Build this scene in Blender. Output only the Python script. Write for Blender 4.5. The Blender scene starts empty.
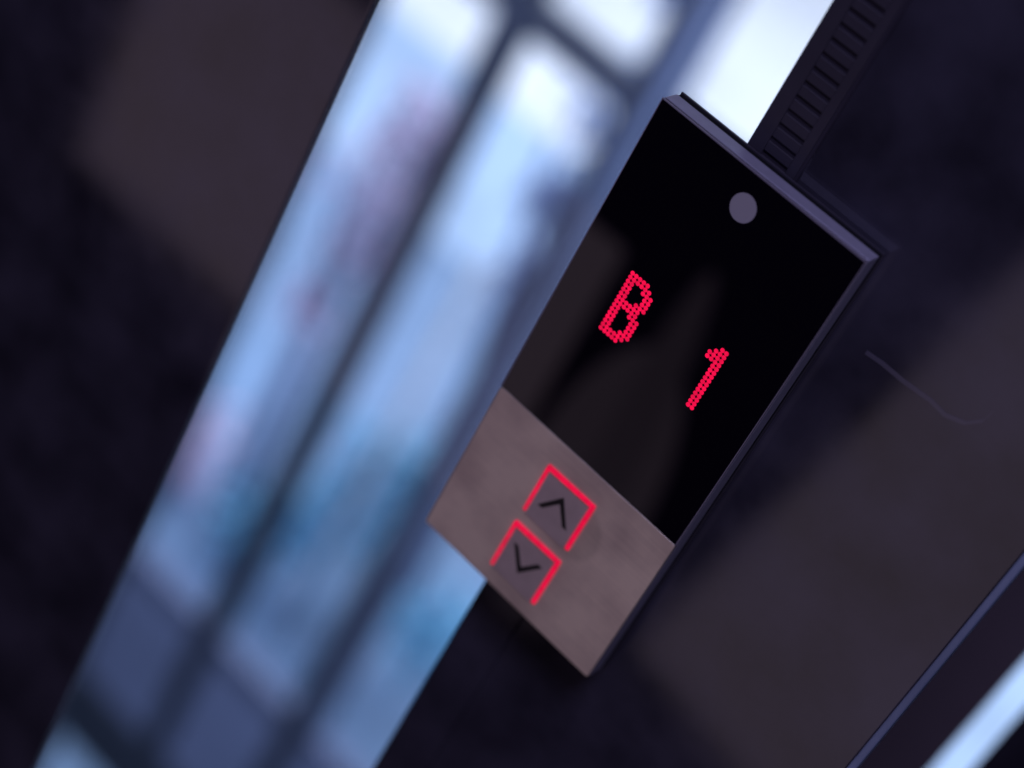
import bpy, bmesh, math, random
from mathutils import Vector, Matrix
random.seed(7)
S = bpy.context.scene
C = S.collection

# ------------------------------------------------------------------ materials
def lin(c):
    return tuple(((v/255)/12.92 if v/255 <= 0.04045 else ((v/255+0.055)/1.055)**2.4) for v in c)

def mat(name, col, rough=0.5, metal=0.0, spec=0.5, var=0.0, vscale=20.0, rvar=0.0, bump=0.0, bscale=300.0,
        stretch=(1, 1, 1), coat=0.0):
    m = bpy.data.materials.new(name); m.use_nodes = True
    n = m.node_tree.nodes; l = m.node_tree.links; b = n['Principled BSDF']
    b.inputs['Base Color'].default_value = (*col, 1)
    b.inputs['Roughness'].default_value = rough
    b.inputs['Metallic'].default_value = metal
    b.inputs['Specular IOR Level'].default_value = spec
    b.inputs['Coat Weight'].default_value = coat
    if var or rvar or bump:
        tc = n.new('ShaderNodeTexCoord'); mp = n.new('ShaderNodeMapping')
        mp.inputs['Scale'].default_value = stretch
        l.new(tc.outputs['Object'], mp.inputs['Vector'])
        nz = n.new('ShaderNodeTexNoise'); nz.inputs['Scale'].default_value = vscale
        nz.inputs['Detail'].default_value = 5
        l.new(mp.outputs['Vector'], nz.inputs['Vector'])
        if var:
            r = n.new('ShaderNodeMapRange')
            r.inputs['From Min'].default_value = 0.3; r.inputs['From Max'].default_value = 0.7
            r.inputs['To Min'].default_value = 1-var; r.inputs['To Max'].default_value = 1+var
            l.new(nz.outputs['Fac'], r.inputs['Value'])
            mx = n.new('ShaderNodeMix'); mx.data_type = 'RGBA'; mx.blend_type = 'MULTIPLY'
            mx.inputs['Factor'].default_value = 1
            mx.inputs['A'].default_value = (*col, 1)
            l.new(r.outputs['Result'], mx.inputs['B'])
            l.new(mx.outputs['Result'], b.inputs['Base Color'])
        if rvar:
            r2 = n.new('ShaderNodeMapRange')
            r2.inputs['From Min'].default_value = 0.3; r2.inputs['From Max'].default_value = 0.7
            r2.inputs['To Min'].default_value = max(0, rough-rvar); r2.inputs['To Max'].default_value = rough+rvar
            l.new(nz.outputs['Fac'], r2.inputs['Value']); l.new(r2.outputs['Result'], b.inputs['Roughness'])
        if bump:
            nb = n.new('ShaderNodeTexNoise'); nb.inputs['Scale'].default_value = bscale
            l.new(mp.outputs['Vector'], nb.inputs['Vector'])
            bp = n.new('ShaderNodeBump'); bp.inputs['Strength'].default_value = bump
            bp.inputs['Distance'].default_value = 0.0005
            l.new(nb.outputs['Fac'], bp.inputs['Height']); l.new(bp.outputs['Normal'], b.inputs['Normal'])
    return m

def emis(name, col, strength):
    m = bpy.data.materials.new(name); m.use_nodes = True
    b = m.node_tree.nodes['Principled BSDF']
    b.inputs['Base Color'].default_value = (*[c*0.3 for c in col], 1)
    b.inputs['Roughness'].default_value = 0.5
    b.inputs['Emission Color'].default_value = (*col, 1)
    nt = m.node_tree; tc = nt.nodes.new('ShaderNodeTexCoord'); nz = nt.nodes.new('ShaderNodeTexNoise')
    nz.inputs['Scale'].default_value = 420; nt.links.new(tc.outputs['Object'], nz.inputs['Vector'])
    mr = nt.nodes.new('ShaderNodeMapRange'); mr.inputs['From Min'].default_value = 0.3; mr.inputs['From Max'].default_value = 0.7
    mr.inputs['To Min'].default_value = strength*0.78; mr.inputs['To Max'].default_value = strength*1.15
    nt.links.new(nz.outputs['Fac'], mr.inputs['Value']); nt.links.new(mr.outputs['Result'], b.inputs['Emission Strength'])
    return m

def clear_glass(name, tint):
    m = bpy.data.materials.new(name); m.use_nodes = True
    n = m.node_tree.nodes; l = m.node_tree.links; n.clear()
    o = n.new('ShaderNodeOutputMaterial'); t = n.new('ShaderNodeBsdfTransparent'); g = n.new('ShaderNodeBsdfGlossy')
    t.inputs['Color'].default_value = (*tint, 1); g.inputs['Roughness'].default_value = 0.01
    f = n.new('ShaderNodeFresnel'); f.inputs['IOR'].default_value = 1.45
    ge = n.new('ShaderNodeNewGeometry'); su = n.new('ShaderNodeMath'); su.operation = 'SUBTRACT'
    su.inputs[0].default_value = 1.0; l.new(ge.outputs['Backfacing'], su.inputs[1])
    mu = n.new('ShaderNodeMath'); mu.operation = 'MULTIPLY'   # reflect at the front face only
    l.new(f.outputs[0], mu.inputs[0]); l.new(su.outputs[0], mu.inputs[1])
    x = n.new('ShaderNodeMixShader'); l.new(mu.outputs[0], x.inputs[0]); l.new(t.outputs[0], x.inputs[1])
    l.new(g.outputs[0], x.inputs[2]); l.new(x.outputs[0], o.inputs['Surface'])
    return m

M = dict(
    black_glass=mat('black_display_glass', (0.0035, 0.0022, 0.0062), 0.015, spec=0.44),
    glass_rim=mat('ground_glass_edge', (0.20, 0.18, 0.25), 0.35, spec=0.5),
    frame=mat('anodised_frame', (0.36, 0.35, 0.49), 0.5, metal=0.55, var=0.05, vscale=200, stretch=(1, 1, 8)),
    gap=mat('black_rubber', (0.004, 0.004, 0.007), 0.7, spec=0.2),
    wall=mat('dark_polished_wall', (0.037, 0.034, 0.056), 0.085, spec=0.62, var=0.45, vscale=22, rvar=0.035),
    slotted=mat('dark_satin_metal', (0.034, 0.030, 0.050), 0.5, spec=0.4, var=0.1, vscale=60),
    recess=mat('recess_black', (0.036, 0.031, 0.052), 0.8, spec=0.1),
    trim=mat('steel_trim', (0.23, 0.29, 0.48), 0.5, metal=0.3, var=0.3, vscale=14),
    dot=emis('red_led', (0.88, 0.002, 0.060), 1.0),
    guide=emis('red_light_guide', (0.86, 0.002, 0.055), 0.86),
    chevron=mat('black_inlay', (0.006, 0.004, 0.006), 0.5),
    disc=mat('grey_sensor_disc', (0.36, 0.34, 0.41), 0.5, spec=0.3),
    mullion=mat('dark_blue_grey_aluminium', (0.019, 0.024, 0.046), 0.5, var=0.2, vscale=2),
    streak=mat('pale_streak', (0.080, 0.074, 0.118), 0.12, spec=0.6),
    rail=mat('mid_blue_grey_aluminium', (0.075, 0.095, 0.18), 0.5, var=0.2, vscale=2),
    pale_bark=mat('whitish_bark', (0.80, 0.82, 0.88), 0.8, var=0.15, vscale=10),
    post=mat('light_blue_grey_aluminium', (0.10, 0.13, 0.24), 0.5, var=0.2, vscale=2),
    spandrel=mat('slate_blue_spandrel', (0.13, 0.165, 0.31), 0.6, var=0.15, vscale=2),
    pane=clear_glass('facade_glass', (0.93, 0.96, 1.0)),
    lobby_pane=clear_glass('lobby_glass', (0.96, 0.98, 1.0)),
    plaza=mat('pale_paving', (0.205, 0.305, 0.47), 0.8, var=0.28, vscale=0.5),
    white=mat('white_paving', (0.80, 0.80, 0.84), 0.8, var=0.12, vscale=0.6),
    pale=mat('pale_blue_paving', (0.40, 0.52, 0.70), 0.8, var=0.2, vscale=0.7),
    reflect_brown=mat('brown_reflection_tint', (0.150, 0.120, 0.165), 0.4, var=0.1, vscale=8),  # brown lobby reflection put into the recess panel's base colour
    lawn=mat('teal_ground', (0.06, 0.20, 0.34), 0.8, var=0.15, vscale=1),
    pink=mat('mauve_blossom', (0.74, 0.60, 0.78), 0.8, var=0.2, vscale=5),
    teal=mat('blue_green_leaves', (0.22, 0.52, 0.72), 0.8, var=0.2, vscale=5),
    greyleaf=mat('grey_blue_leaves', (0.36, 0.44, 0.68), 0.8, var=0.2, vscale=5),
    bark=mat('blue_grey_bark', (0.20, 0.22, 0.38), 0.9, var=0.3, vscale=10),
)

def steel_mat():
    m = bpy.data.materials.new('brushed_steel'); m.use_nodes = True
    n = m.node_tree.nodes; l = m.node_tree.links; b = n['Principled BSDF']
    b.inputs['Metallic'].default_value = 0.78
    tc = n.new('ShaderNodeTexCoord')
    def noise(scale, stretch, det=5):
        mp = n.new('ShaderNodeMapping'); mp.inputs['Scale'].default_value = stretch
        l.new(tc.outputs['Object'], mp.inputs['Vector'])
        z = n.new('ShaderNodeTexNoise'); z.inputs['Scale'].default_value = scale; z.inputs['Detail'].default_value = det
        l.new(mp.outputs['Vector'], z.inputs['Vector']); return z
    blot = noise(22, (1, 1, 1.0), 4); grain = noise(260, (0.12, 1, 3.0), 3)
    add = n.new('ShaderNodeMath'); add.operation = 'MULTIPLY_ADD'; add.inputs[1].default_value = 0.14
    l.new(grain.outputs['Fac'], add.inputs[0]); l.new(blot.outputs['Fac'], add.inputs[2])
    cr = n.new('ShaderNodeValToRGB')
    cr.color_ramp.elements[0].position = 0.42; cr.color_ramp.elements[0].color = (0.56, 0.465, 0.44, 1)
    cr.color_ramp.elements[1].position = 0.70; cr.color_ramp.elements[1].color = (0.95, 0.83, 0.73, 1)
    l.new(add.outputs[0], cr.inputs['Fac'])
    # faint round fingerprint smear to the right of the upper button
    dist = n.new('ShaderNodeVectorMath'); dist.operation = 'DISTANCE'
    dist.inputs[1].default_value = (0.0600, -0.0152, 1.125)
    l.new(tc.outputs['Object'], dist.inputs[0])
    mr = n.new('ShaderNodeMapRange'); mr.inputs['From Min'].default_value = 0.0125; mr.inputs['From Max'].default_value = 0.0150
    mr.inputs['To Min'].default_value = 0.84; mr.inputs['To Max'].default_value = 1.0
    l.new(dist.outputs['Value'], mr.inputs['Value'])
    mx = n.new('ShaderNodeMix'); mx.data_type = 'RGBA'; mx.blend_type = 'MULTIPLY'; mx.inputs['Factor'].default_value = 1
    l.new(cr.outputs['Color'], mx.inputs['A']); l.new(mr.outputs['Result'], mx.inputs['B'])
    l.new(mx.outputs['Result'], b.inputs['Base Color'])
    rr = n.new('ShaderNodeMapRange'); rr.inputs['From Min'].default_value = 0.3; rr.inputs['From Max'].default_value = 0.7
    rr.inputs['To Min'].default_value = 0.40; rr.inputs['To Max'].default_value = 0.50
    l.new(blot.outputs['Fac'], rr.inputs['Value']); l.new(rr.outputs['Result'], b.inputs['Roughness'])
    return m
M['steel'] = steel_mat()
M['cap'] = mat('button_cap_metal', (0.62, 0.53, 0.56), 0.48, metal=0.78, var=0.06, vscale=120)

# ------------------------------------------------------------------ mesh helpers
def box(bm, x0, x1, y0, y1, z0, z1):
    vs = [bm.verts.new((x, y, z)) for x in (x0, x1) for y in (y0, y1) for z in (z0, z1)]
    for f in ((0, 1, 3, 2), (4, 6, 7, 5), (0, 4, 5, 1), (2, 3, 7, 6), (0, 2, 6, 4), (1, 5, 7, 3)):
        bm.faces.new([vs[i] for i in f])

def link(name, bm, m, parent=None, bevel=0.0, seg=2, smooth=False):
    bmesh.ops.recalc_face_normals(bm, faces=bm.faces)
    me = bpy.data.meshes.new(name); bm.to_mesh(me); bm.free()
    o = bpy.data.objects.new(name, me); C.objects.link(o)
    me.materials.append(m)
    if smooth:
        for p in me.polygons: p.use_smooth = True
    if bevel:
        b = o.modifiers.new('bevel', 'BEVEL'); b.width = bevel; b.segments = seg; b.limit_method = 'ANGLE'
    if parent: o.parent = parent
    return o

def boxes(name, lst, m, parent=None, bevel=0.0, seg=2):
    bm = bmesh.new()
    for b in lst: box(bm, *b)
    return link(name, bm, m, parent, bevel, seg)

def tag(o, label=None, cat=None, group=None, kind=None):
    if label: o['label'] = label
    if cat: o['category'] = cat
    if group: o['group'] = group
    if kind: o['kind'] = kind
    return o

def thing(name, label, cat, group=None):
    o = bpy.data.objects.new(name, None); C.objects.link(o); o.empty_display_size = 0.05
    return tag(o, label, cat, group)

def polyprism(bm, pts, y0, y1):
    a = [bm.verts.new((x, y0, z)) for x, z in pts]; b = [bm.verts.new((x, y1, z)) for x, z in pts]
    bm.faces.new(a); bm.faces.new(b[::-1])
    for i in range(len(pts)):
        j = (i+1) % len(pts); bm.faces.new((a[i], b[i], b[j], a[j]))

def rounded(x0, x1, z0, z1, r, n=6):
    out = []
    for cx, cz, a0 in ((x1-r, z1-r, 0), (x0+r, z1-r, 90), (x0+r, z0+r, 180), (x1-r, z0+r, 270)):
        for k in range(n+1):
            a = math.radians(a0+90*k/n); out.append((cx+r*math.cos(a), cz+r*math.sin(a)))
    return out

# ------------------------------------------------------------------ the lift call panel
T = 0.01522; W = 0.100; ZT = 1.3007; H = 0.2283; ZS = 1.1537
panel = thing('lift_call_panel', 'slim lift call panel with black glass display reading B 1 over a steel button plate', 'lift call panel')

def ring(bm, x0, x1, z0, z1, w, y0, y1):
    box(bm, x0, x0+w, y0, y1, z0, z1); box(bm, x1-w, x1, y0, y1, z0, z1)
    box(bm, x0+w, x1-w, y0, y1, z1-w, z1); box(bm, x0+w, x1-w, y0, y1, z0, z0+w)

boxes('back_plate', [(-0.0002, W+0.0002, -0.0012, -0.0001, ZT-H-0.0002, ZT+0.0002)], M['slotted'], panel)
boxes('rear_gasket', [(0.0004, W-0.0004, -0.0046, -0.0012, ZT-H+0.0004, ZT-0.0004)], M['gap'], panel)
boxes('housing', [(0, W, -0.0129, -0.0046, ZT-H, ZT)], M['frame'], panel, 0.00028, 3)
boxes('front_gasket', [(0.0003, W-0.0003, -0.0142, -0.0129, ZT-H+0.0003, ZT-0.0003)], M['gap'], panel)
dg = boxes('display_glass', [(0.0004, W-0.0004, -T, -0.0142, ZS+0.0002, ZT-0.0004)], M['black_glass'], panel)
bm = bmesh.new()   # thin ground edge round the glass
for a in ((0, 0.0004, -T-0.00003, -0.01425, ZS, ZT), (W-0.0004, W, -T-0.00003, -0.01425, ZS, ZT),
          (0.0004, W-0.0004, -T-0.00003, -0.01425, ZT-0.0004, ZT)): box(bm, *a)
link('glass_edge', bm, M['glass_rim'], dg)

GRID = 0.00201; DOT = 0.00100
B_ROWS = ['1111100', '1111110', '1100111', '1100011', '1100011', '1100111', '1111110', '1111110',
          '1100111', '1100011', '1100011', '1100011', '1100111', '1111110', '1111100']
ONE_ROWS = ['0011', '0111', '1111', '1111'] + ['0011']*11
def digit(name, rows, x, z, label):
    bm = bmesh.new()
    for r, row in enumerate(rows):
        for c, ch in enumerate(row):
            if ch == '1':
                cx = x+c*GRID; cz = z-r*GRID
                polyprism(bm, [(cx+DOT*math.cos(a*math.pi/6), cz+DOT*math.sin(a*math.pi/6)) for a in range(12)],
                          -T-0.00005, -T+0.0004)
    o = link(name, bm, M['dot'], dg); o['label'] = label
digit('display_character', B_ROWS, 0.02530, 1.2354, 'red dot-matrix letter B')
digit('display_character', ONE_ROWS, 0.06870, 1.2353, 'red dot-matrix numeral 1')

bm = bmesh.new()
polyprism(bm, [(0.0499+0.0056*math.cos(a*math.pi/32), 1.2866+0.0058*math.sin(a*math.pi/32)) for a in range(64)], -T-0.00012, -T+0.0005)
link('sensor_disc', bm, M['disc'], dg)

# steel plate, rounded lower corners, with two pockets showing round the buttons
bm = bmesh.new()
pts = rounded(0.0001, W-0.0001, ZT-H+0.0001, ZS-0.00015, 0.0012)
polyprism(bm, pts, -T, -0.0142)
plate = link('button_plate', bm, M['steel'], panel, 0.00030, 3)
GW = 0.0019
def button(x0, x1, z0, z1, up):
    g = bmesh.new()   # light guide: an arch open at the bottom
    r = 0.0006
    y0, y1 = -T-0.00075, -T+0.0004
    box(g, x0, x0+GW*0.72, y0, y1, z0, z1-GW); box(g, x1-GW, x1, y0, y1, z0, z1-GW); box(g, x0, x1, y0, y1, z1-GW, z1)
    bmesh.ops.remove_doubles(g, verts=g.verts, dist=1e-7)
    cap = boxes('call_button', [(x0+GW*0.72+0.0002, x1-GW-0.0002, -T-0.00035, -T+0.0004, z0-0.0014, z1-GW-0.0002)], M['cap'], plate, 0.0005, 3)
    cap['label'] = 'square button marked with an upward arrow' if up else 'square button marked with a downward arrow'
    # rim pieces are sub-parts of the plate beside the cap
    gl = link('light_guide', g, M['guide'], plate, 0.0003, 2)
    gl['label'] = 'red lit outline round the up button' if up else 'red lit outline round the down button'
    return cap
def chevron(cx, zap, up, cap):
    # the arrow head is engraved and black: a bent bar on the cap, joined into the plate's child
    w, h, t = 0.0085, 0.0118 if up else 0.0113, 0.0023
    s = 1 if up else -1
    L = math.hypot(w, h); nx, nz = t*L/h, t*L/w
    pts = [(cx-w, zap-s*h), (cx, zap), (cx+w, zap-s*h), (cx+w-nx*0.9, zap-s*h), (cx, zap-s*nz), (cx-w+nx*0.9, zap-s*h)]
    bm = bmesh.new(); polyprism(bm, pts, -T-0.00042, -T-0.0001)
    o = link('arrow_mark', bm, M['chevron'], plate)
    o['label'] = 'black upward arrow mark' if up else 'black downward arrow mark'
cu = button(0.0363, 0.0631, 1.1149, 1.1413, True)
cd = button(0.0363, 0.0631, 1.0815, 1.1081, False)
chevron(0.0494, 1.1338, True, cu)
chevron(0.0492, 1.0876, False, cd)

# ------------------------------------------------------------------ lobby walls
WT = 0.006
lw = boxes('lobby_wall', [(-1.6, -0.1437, 0, WT, -0.4, 2.8)], M['wall'], None, 0.0012, 2)
tag(lw, 'dark polished wall panel to the left of the tall glazed opening', 'wall')
rw = thing('lobby_wall', 'dark polished wall panel that carries the call panel, right of the glazed opening', 'wall')
boxes('wall_panel', [(0.0568, 0.2042, 0, WT, -0.4, 2.8), (0.0325, 0.0568, 0.0, WT, -0.4, 1.2962)], M['wall'], rw, 0.0008, 2)
bm = bmesh.new()
zb, zt = 1.2965, 1.62
box(bm, 0.0325, 0.0392, 0.0003, 0.0012, zb, zt); box(bm, 0.0512, 0.0553, 0.0003, 0.0012, zb, zt)
z = zb
while z < zt-0.004:
    box(bm, 0.0392, 0.0512, 0.0005, 0.0011, z, z+0.0042); z += 0.0063
link('slotted_strip', bm, M['slotted'], rw, 0.0007, 4)
boxes('strip_backing', [(0.0328, 0.0566, 0.0013, WT-0.0003, zb, 2.8), (0.0328, 0.0553, 0.0003, 0.0012, zt+0.001, 2.8)], M['recess'], rw)
boxes('steel_trim', [(0.2040, 0.2072, -0.0008, WT, -0.4, 2.8)], M['trim'], rw, 0.0006, 2)
boxes('recess_panel', [(0.1200, 0.2105, 0.40, 0.41, -0.6, 2.8)], M['reflect_brown'], rw, 0.0008, 2)
boxes('recess_side', [(0.150, 0.152, WT, 0.40, -0.6, 2.8)], M['recess'], rw)
# a faint pale streak across the panel
bm = bmesh.new()
def px_streak(pts, w):
    up = [(x, z+w/2) for x, z in pts]; dn = [(x, z-w/2) for x, z in pts]
    polyprism(bm, up+dn[::-1], -0.00012, 0.0001)
px_streak([(0.1149, 1.2656), (0.1221, 1.2663), (0.1323, 1.2662), (0.1444, 1.2672), (0.1519, 1.2664), (0.1594, 1.269), (0.1641, 1.2742), (0.165, 1.28)], 0.0019)
link('streak', bm, M['streak'], rw)
nw = boxes('lobby_wall', [(0.2290, 1.7, 0.40, 0.41, -0.6, 2.8)], M['wall'], None, 0.0010, 2)
tag(nw, 'dark wall panel right of the narrow bright slit at the far right', 'wall')
gp = boxes('glass_pane', [(-0.1434, 0.0322, 0.0015, 0.0050, -0.4, 2.8)], M['lobby_pane'])
tag(gp, 'clear glass pane filling the tall opening between two dark wall panels', 'glass pane')

# ------------------------------------------------------------------ glazed facade beyond
F = 4.0
fac = thing('glazed_facade', 'blurred tall window wall with dark mullions and slate blue lower panels beyond the opening', 'window')
posts = [-5.46, -4.93, -4.40, -3.87, -3.34, -2.81, -2.28, -1.775, -1.215, -0.68, -0.15, 0.50, 1.05]
for i, px in enumerate(posts):
    boxes('mullion', [(px-0.052, px+0.052, F-0.05, F+0.05, -5.4, 2.6)], M['mullion'], fac, 0.004)
boxes('door_post', [(-1.722, -1.680, F-0.06, F+0.04, -3.40, 2.6)], M['post'], fac, 0.004)
for a, b in zip(posts[:-1], posts[1:]):
    x0, x1 = a+0.052, b-0.052
    boxes('transom', [(x0, x1, F-0.04, F+0.04, -0.65, -0.53)], M['mullion'], fac, 0.004)
    boxes('lower_rail', [(x0, x1, F-0.04, F+0.04, -3.49, -3.41)], M['rail'], fac, 0.004)
    boxes('spandrel_panel', [(x0, x1, F-0.02, F+0.02, -4.14, -3.49)], M['spandrel'], fac)
    boxes('floor_edge', [(x0, x1, F-0.05, F+0.05, -4.50, -4.14)], M['mullion'], fac, 0.004)
    boxes('window_pane', [(x0, x1, F-0.005, F+0.005, -0.53, 2.6)], M['pane'], fac)
    boxes('window_pane', [(x0, x1, F-0.005, F+0.005, -3.41, -0.65)], M['pane'], fac)
    boxes('window_pane', [(x0, x1, F-0.005, F+0.005, -5.4, -4.5)], M['pane'], fac)

# ------------------------------------------------------------------ outside
G = -6.0
tag(boxes('ground', [(-40, 40, 3.0, 70, G-0.2, G)], M['plaza']), kind='structure')
tag(boxes('pavement', [(-40, 40, 13.6, 60, G+0.004, G+0.02)], M['white']), kind='structure')

tag(boxes('pavement', [(-40, -1.61, 11.0, 13.59, G+0.004, G+0.02), (-1.6, 4, 8.5, 13.59, G+0.004, G+0.02)], M['pale']), kind='structure')

def leaf_cloud(bm, centers, n, size):
    for i in range(n):
        cx, cy, cz, r = random.choice(centers)
        while True:
            v = Vector((random.gauss(0, .55), random.gauss(0, .55), random.gauss(0, .55)))
            if v.length < 1.7: break
        p = Vector((cx, cy, cz))+v*r
        q = Matrix.Rotation(random.uniform(0, 6.28), 3, 'Z') @ Matrix.Rotation(random.uniform(0, 3.14), 3, 'X')
        s = size*random.uniform(0.6, 1.3)
        vs = [bm.verts.new(p+q @ Vector(c)) for c in ((-s*.4, -s, 0), (s*.4, -s*.6, 0.1*s), (s*.4, s, 0), (-s*.4, s*.6, 0.1*s))]
        bm.faces.new(vs)

def limb(bm, a, b, r0, r1, n=7):
    a = Vector(a); b = Vector(b); d = (b-a).normalized(); u = d.orthogonal().normalized(); w = d.cross(u)
    A = [bm.verts.new(a+(u*math.cos(t)+w*math.sin(t))*r0) for t in [6.283*k/n for k in range(n)]]
    B = [bm.verts.new(b+(u*math.cos(t)+w*math.sin(t))*r1) for t in [6.283*k/n for k in range(n)]]
    for k in range(n): bm.faces.new((A[k], A[(k+1) % n], B[(k+1) % n], B[k]))
    bm.faces.new(A[::-1]); bm.faces.new(B)

def tree(label, trunk, limbs, centers, n, size, leaf, group=None):
    t = thing('tree', label, 'tree', group)
    bm = bmesh.new()
    for a, b, r0, r1 in [trunk]+limbs: limb(bm, a, b, r0, r1)
    link('trunk', bm, M['bark'], t, smooth=True)
    bm = bmesh.new(); leaf_cloud(bm, centers, n, size); link('crown', bm, leaf, t)
    return t

tree('mauve blossoming tree seen as a soft blur left of the first mullion',
     ((-4.25, 7.05, G), (-4.22, 7.0, -4.2), 0.09, 0.06),
     [((-4.22, 7, -4.2), (-4.12, 7.1, -2.9), 0.05, 0.02), ((-4.22, 7, -4.3), (-4.4, 6.9, -3.4), 0.04, 0.015)],
     [(-4.13, 7, -2.85, 0.17), (-4.2, 7, -3.15, 0.22), (-4.24, 7, -3.45, 0.24), (-4.2, 7.1, -3.8, 0.17), (-4.28, 7, -4.3, 0.12)],
     700, 0.045, M['pink'])
tree('bare grey branching tree seen as blurred streaks behind the second window bay',
     ((-3.16, 7.1, G), (-3.13, 7.0, -4.1), 0.08, 0.06),
     [((-3.13, 7, -4.1), (-3.05, 7, -2.7), 0.055, 0.03), ((-3.13, 7, -4.1), (-3.33, 7, -3.0), 0.05, 0.03),
      ((-3.09, 7, -3.4), (-2.86, 7, -2.5), 0.04, 0.02), ((-3.3, 7, -3.2), (-3.42, 7, -2.5), 0.03, 0.015)],
     [(-3.10, 7, -2.72, 0.22), (-3.3, 7, -2.75, 0.14), (-3.05, 7, -2.35, 0.22), (-3.2, 7, -3.2, 0.14), (-3.0, 7, -2.1, 0.15), (-3.22, 7, -2.18, 0.2), (-3.2, 7, -1.98, 0.12)],
     820, 0.05, M['greyleaf'])
tree('grey blue tree top seen through the highest window bay',
     ((-3.15, 7.6, G), (-3.2, 7.5, -1.9), 0.05, 0.03), [],
     [(-3.42, 7.5, -1.62, 0.14), (-3.32, 7.5, -1.45, 0.12)], 420, 0.05, M['greyleaf'])
t = thing('tree', 'pale bare saplings in one clump seen as whitish streaks behind the second window bay', 'tree')
bm = bmesh.new()
for a, b, r0, r1 in (((-3.02, 6.6, G), (-2.96, 6.6, -2.9), 0.05, 0.035), ((-3.34, 6.7, G), (-3.30, 6.7, -3.1), 0.05, 0.035),
                     ((-2.96, 6.6, -2.9), (-2.82, 6.6, -2.3), 0.035, 0.02)):
    limb(bm, a, b, r0, r1)
link('trunk', bm, M['pale_bark'], t, smooth=True)
def shrub(label, centers, n, leaf):
    bm = bmesh.new(); leaf_cloud(bm, centers, n, 0.06)
    for c in centers: limb(bm, (c[0], c[1], G), (c[0], c[1], c[2]), 0.02, 0.01)
    o = link('shrub', bm, leaf); tag(o, label, 'shrub')
shrub('rounded blue-green shrub behind the second window bay', [(-3.45, 7.0, -4.95, 0.27), (-3.38, 7.0, -4.7, 0.2), (-3.5, 7.0, -5.3, 0.28)], 420, M['teal'])
shrub('low blue-green shrub at the foot of the first window bay', [(-3.95, 6.9, -5.72, 0.24), (-3.75, 7.0, -5.6, 0.18)], 260, M['teal'])
shrub('mauve flowering shrub against the left edge of the opening', [(-4.72, 7.0, -5.6, 0.18), (-4.7, 7.0, -5.9, 0.2)], 260, M['pink'])
shrub('blue-green shrub low behind the third window bay', [(-2.62, 7.0, -5.4, 0.24)], 200, M['teal'])

# ------------------------------------------------------------------ lamps
def area(name, loc, target, sx, sy, rad, col, shape='RECTANGLE', roll=0.0):
    L = bpy.data.lights.new(name, 'AREA'); L.shape = shape; L.size = sx; L.size_y = sy
    A = sx*sy*(math.pi/4 if shape == 'ELLIPSE' else 1)
    L.energy = rad*math.pi*A; L.color = col
    o = bpy.data.objects.new(name, L); C.objects.link(o); o.location = loc
    d = Vector(target)-Vector(loc)
    o.rotation_euler = (d.to_track_quat('-Z', 'Y').to_matrix().to_4x4() @ Matrix.Rotation(roll, 4, 'Z')).to_euler()
    return o
WARM = (1.0, 0.74, 0.97); D = -0.9
def reflect_light(name, x0, x1, z0, z1, rad, roll=0.0, shape='RECTANGLE', col=WARM):  # added unseen lights, mirrored as brown lobby wall in the dark surfaces
    cx, cz = (x0+x1)/2, (z0+z1)/2
    return area(name, (cx, D, cz), (cx, 0, cz), x1-x0, z1-z0, rad, col, shape, roll)
reflect_light('reflect_light_wide', -1.033, -0.337, 0.338, 0.745, 0.42)
reflect_light('reflect_light_oval', -0.257, -0.205, 0.30, 0.79, 0.19, roll=math.radians(4), shape='ELLIPSE')
reflect_light('reflect_light_low', -0.320, -0.172, 0.30, 0.69, 0.26, shape='ELLIPSE')
reflect_light('reflect_light_tall', -0.060, 0.42, 0.335, 1.10, 0.40, roll=math.radians(-9), col=(1.0, 0.77, 0.95))
reflect_light('reflect_light_side', -0.030, 0.10, 0.42, 1.05, 0.30, roll=math.radians(-9), col=(0.9, 0.80, 1.0))
area('lobby_ceiling_lamp', (0.35, -0.75, 2.7), (0.05, 0, 1.2), 0.8, 0.5, 11.0, (0.66, 0.62, 1.0))
area('daylight_lamp', (-3.5, 14.5, 2.5), (-3.5, 14.5, -6), 18, 17, 3.2, (0.86, 0.90, 1.0))
area('atrium_fill', (-2.2, 1.0, 1.9), (-2.4, 4, -3.0), 3.0, 1.2, 42.0, (0.75, 0.82, 1.0))  # added fill light for the facade fronts and the plants beyond

# ------------------------------------------------------------------ world, camera, view
w = bpy.data.worlds.new('World'); S.world = w; w.use_nodes = True
w.node_tree.nodes['Background'].inputs[0].default_value = (0.45, 0.42, 0.75, 1)
w.node_tree.nodes['Background'].inputs[1].default_value = 0.004

cd_ = bpy.data.cameras.new('camera'); cam = bpy.data.objects.new('camera', cd_); C.objects.link(cam)
R = Matrix(((0.69799013, 0.58504404, 0.41295672), (-0.63624213, 0.2419954, 0.7325532), (0.32864226, -0.77405536, 0.541141)))
cam.matrix_world = Matrix.Translation((0.25558428, -0.60789963, 1.57256287)) @ R.transposed().to_4x4()
cd_.sensor_width = 36; cd_.lens = 1850*36/1024; cd_.clip_start = 0.02; cd_.clip_end = 200
cd_.dof.use_dof = True; cd_.dof.focus_distance = 0.708; cd_.dof.aperture_fstop = 3.3
S.camera = cam
S.render.resolution_x = 1024; S.render.resolution_y = 768
S.view_settings.view_transform = 'Standard'; S.view_settings.look = 'None'
S.view_settings.exposure = 0; S.view_settings.gamma = 1
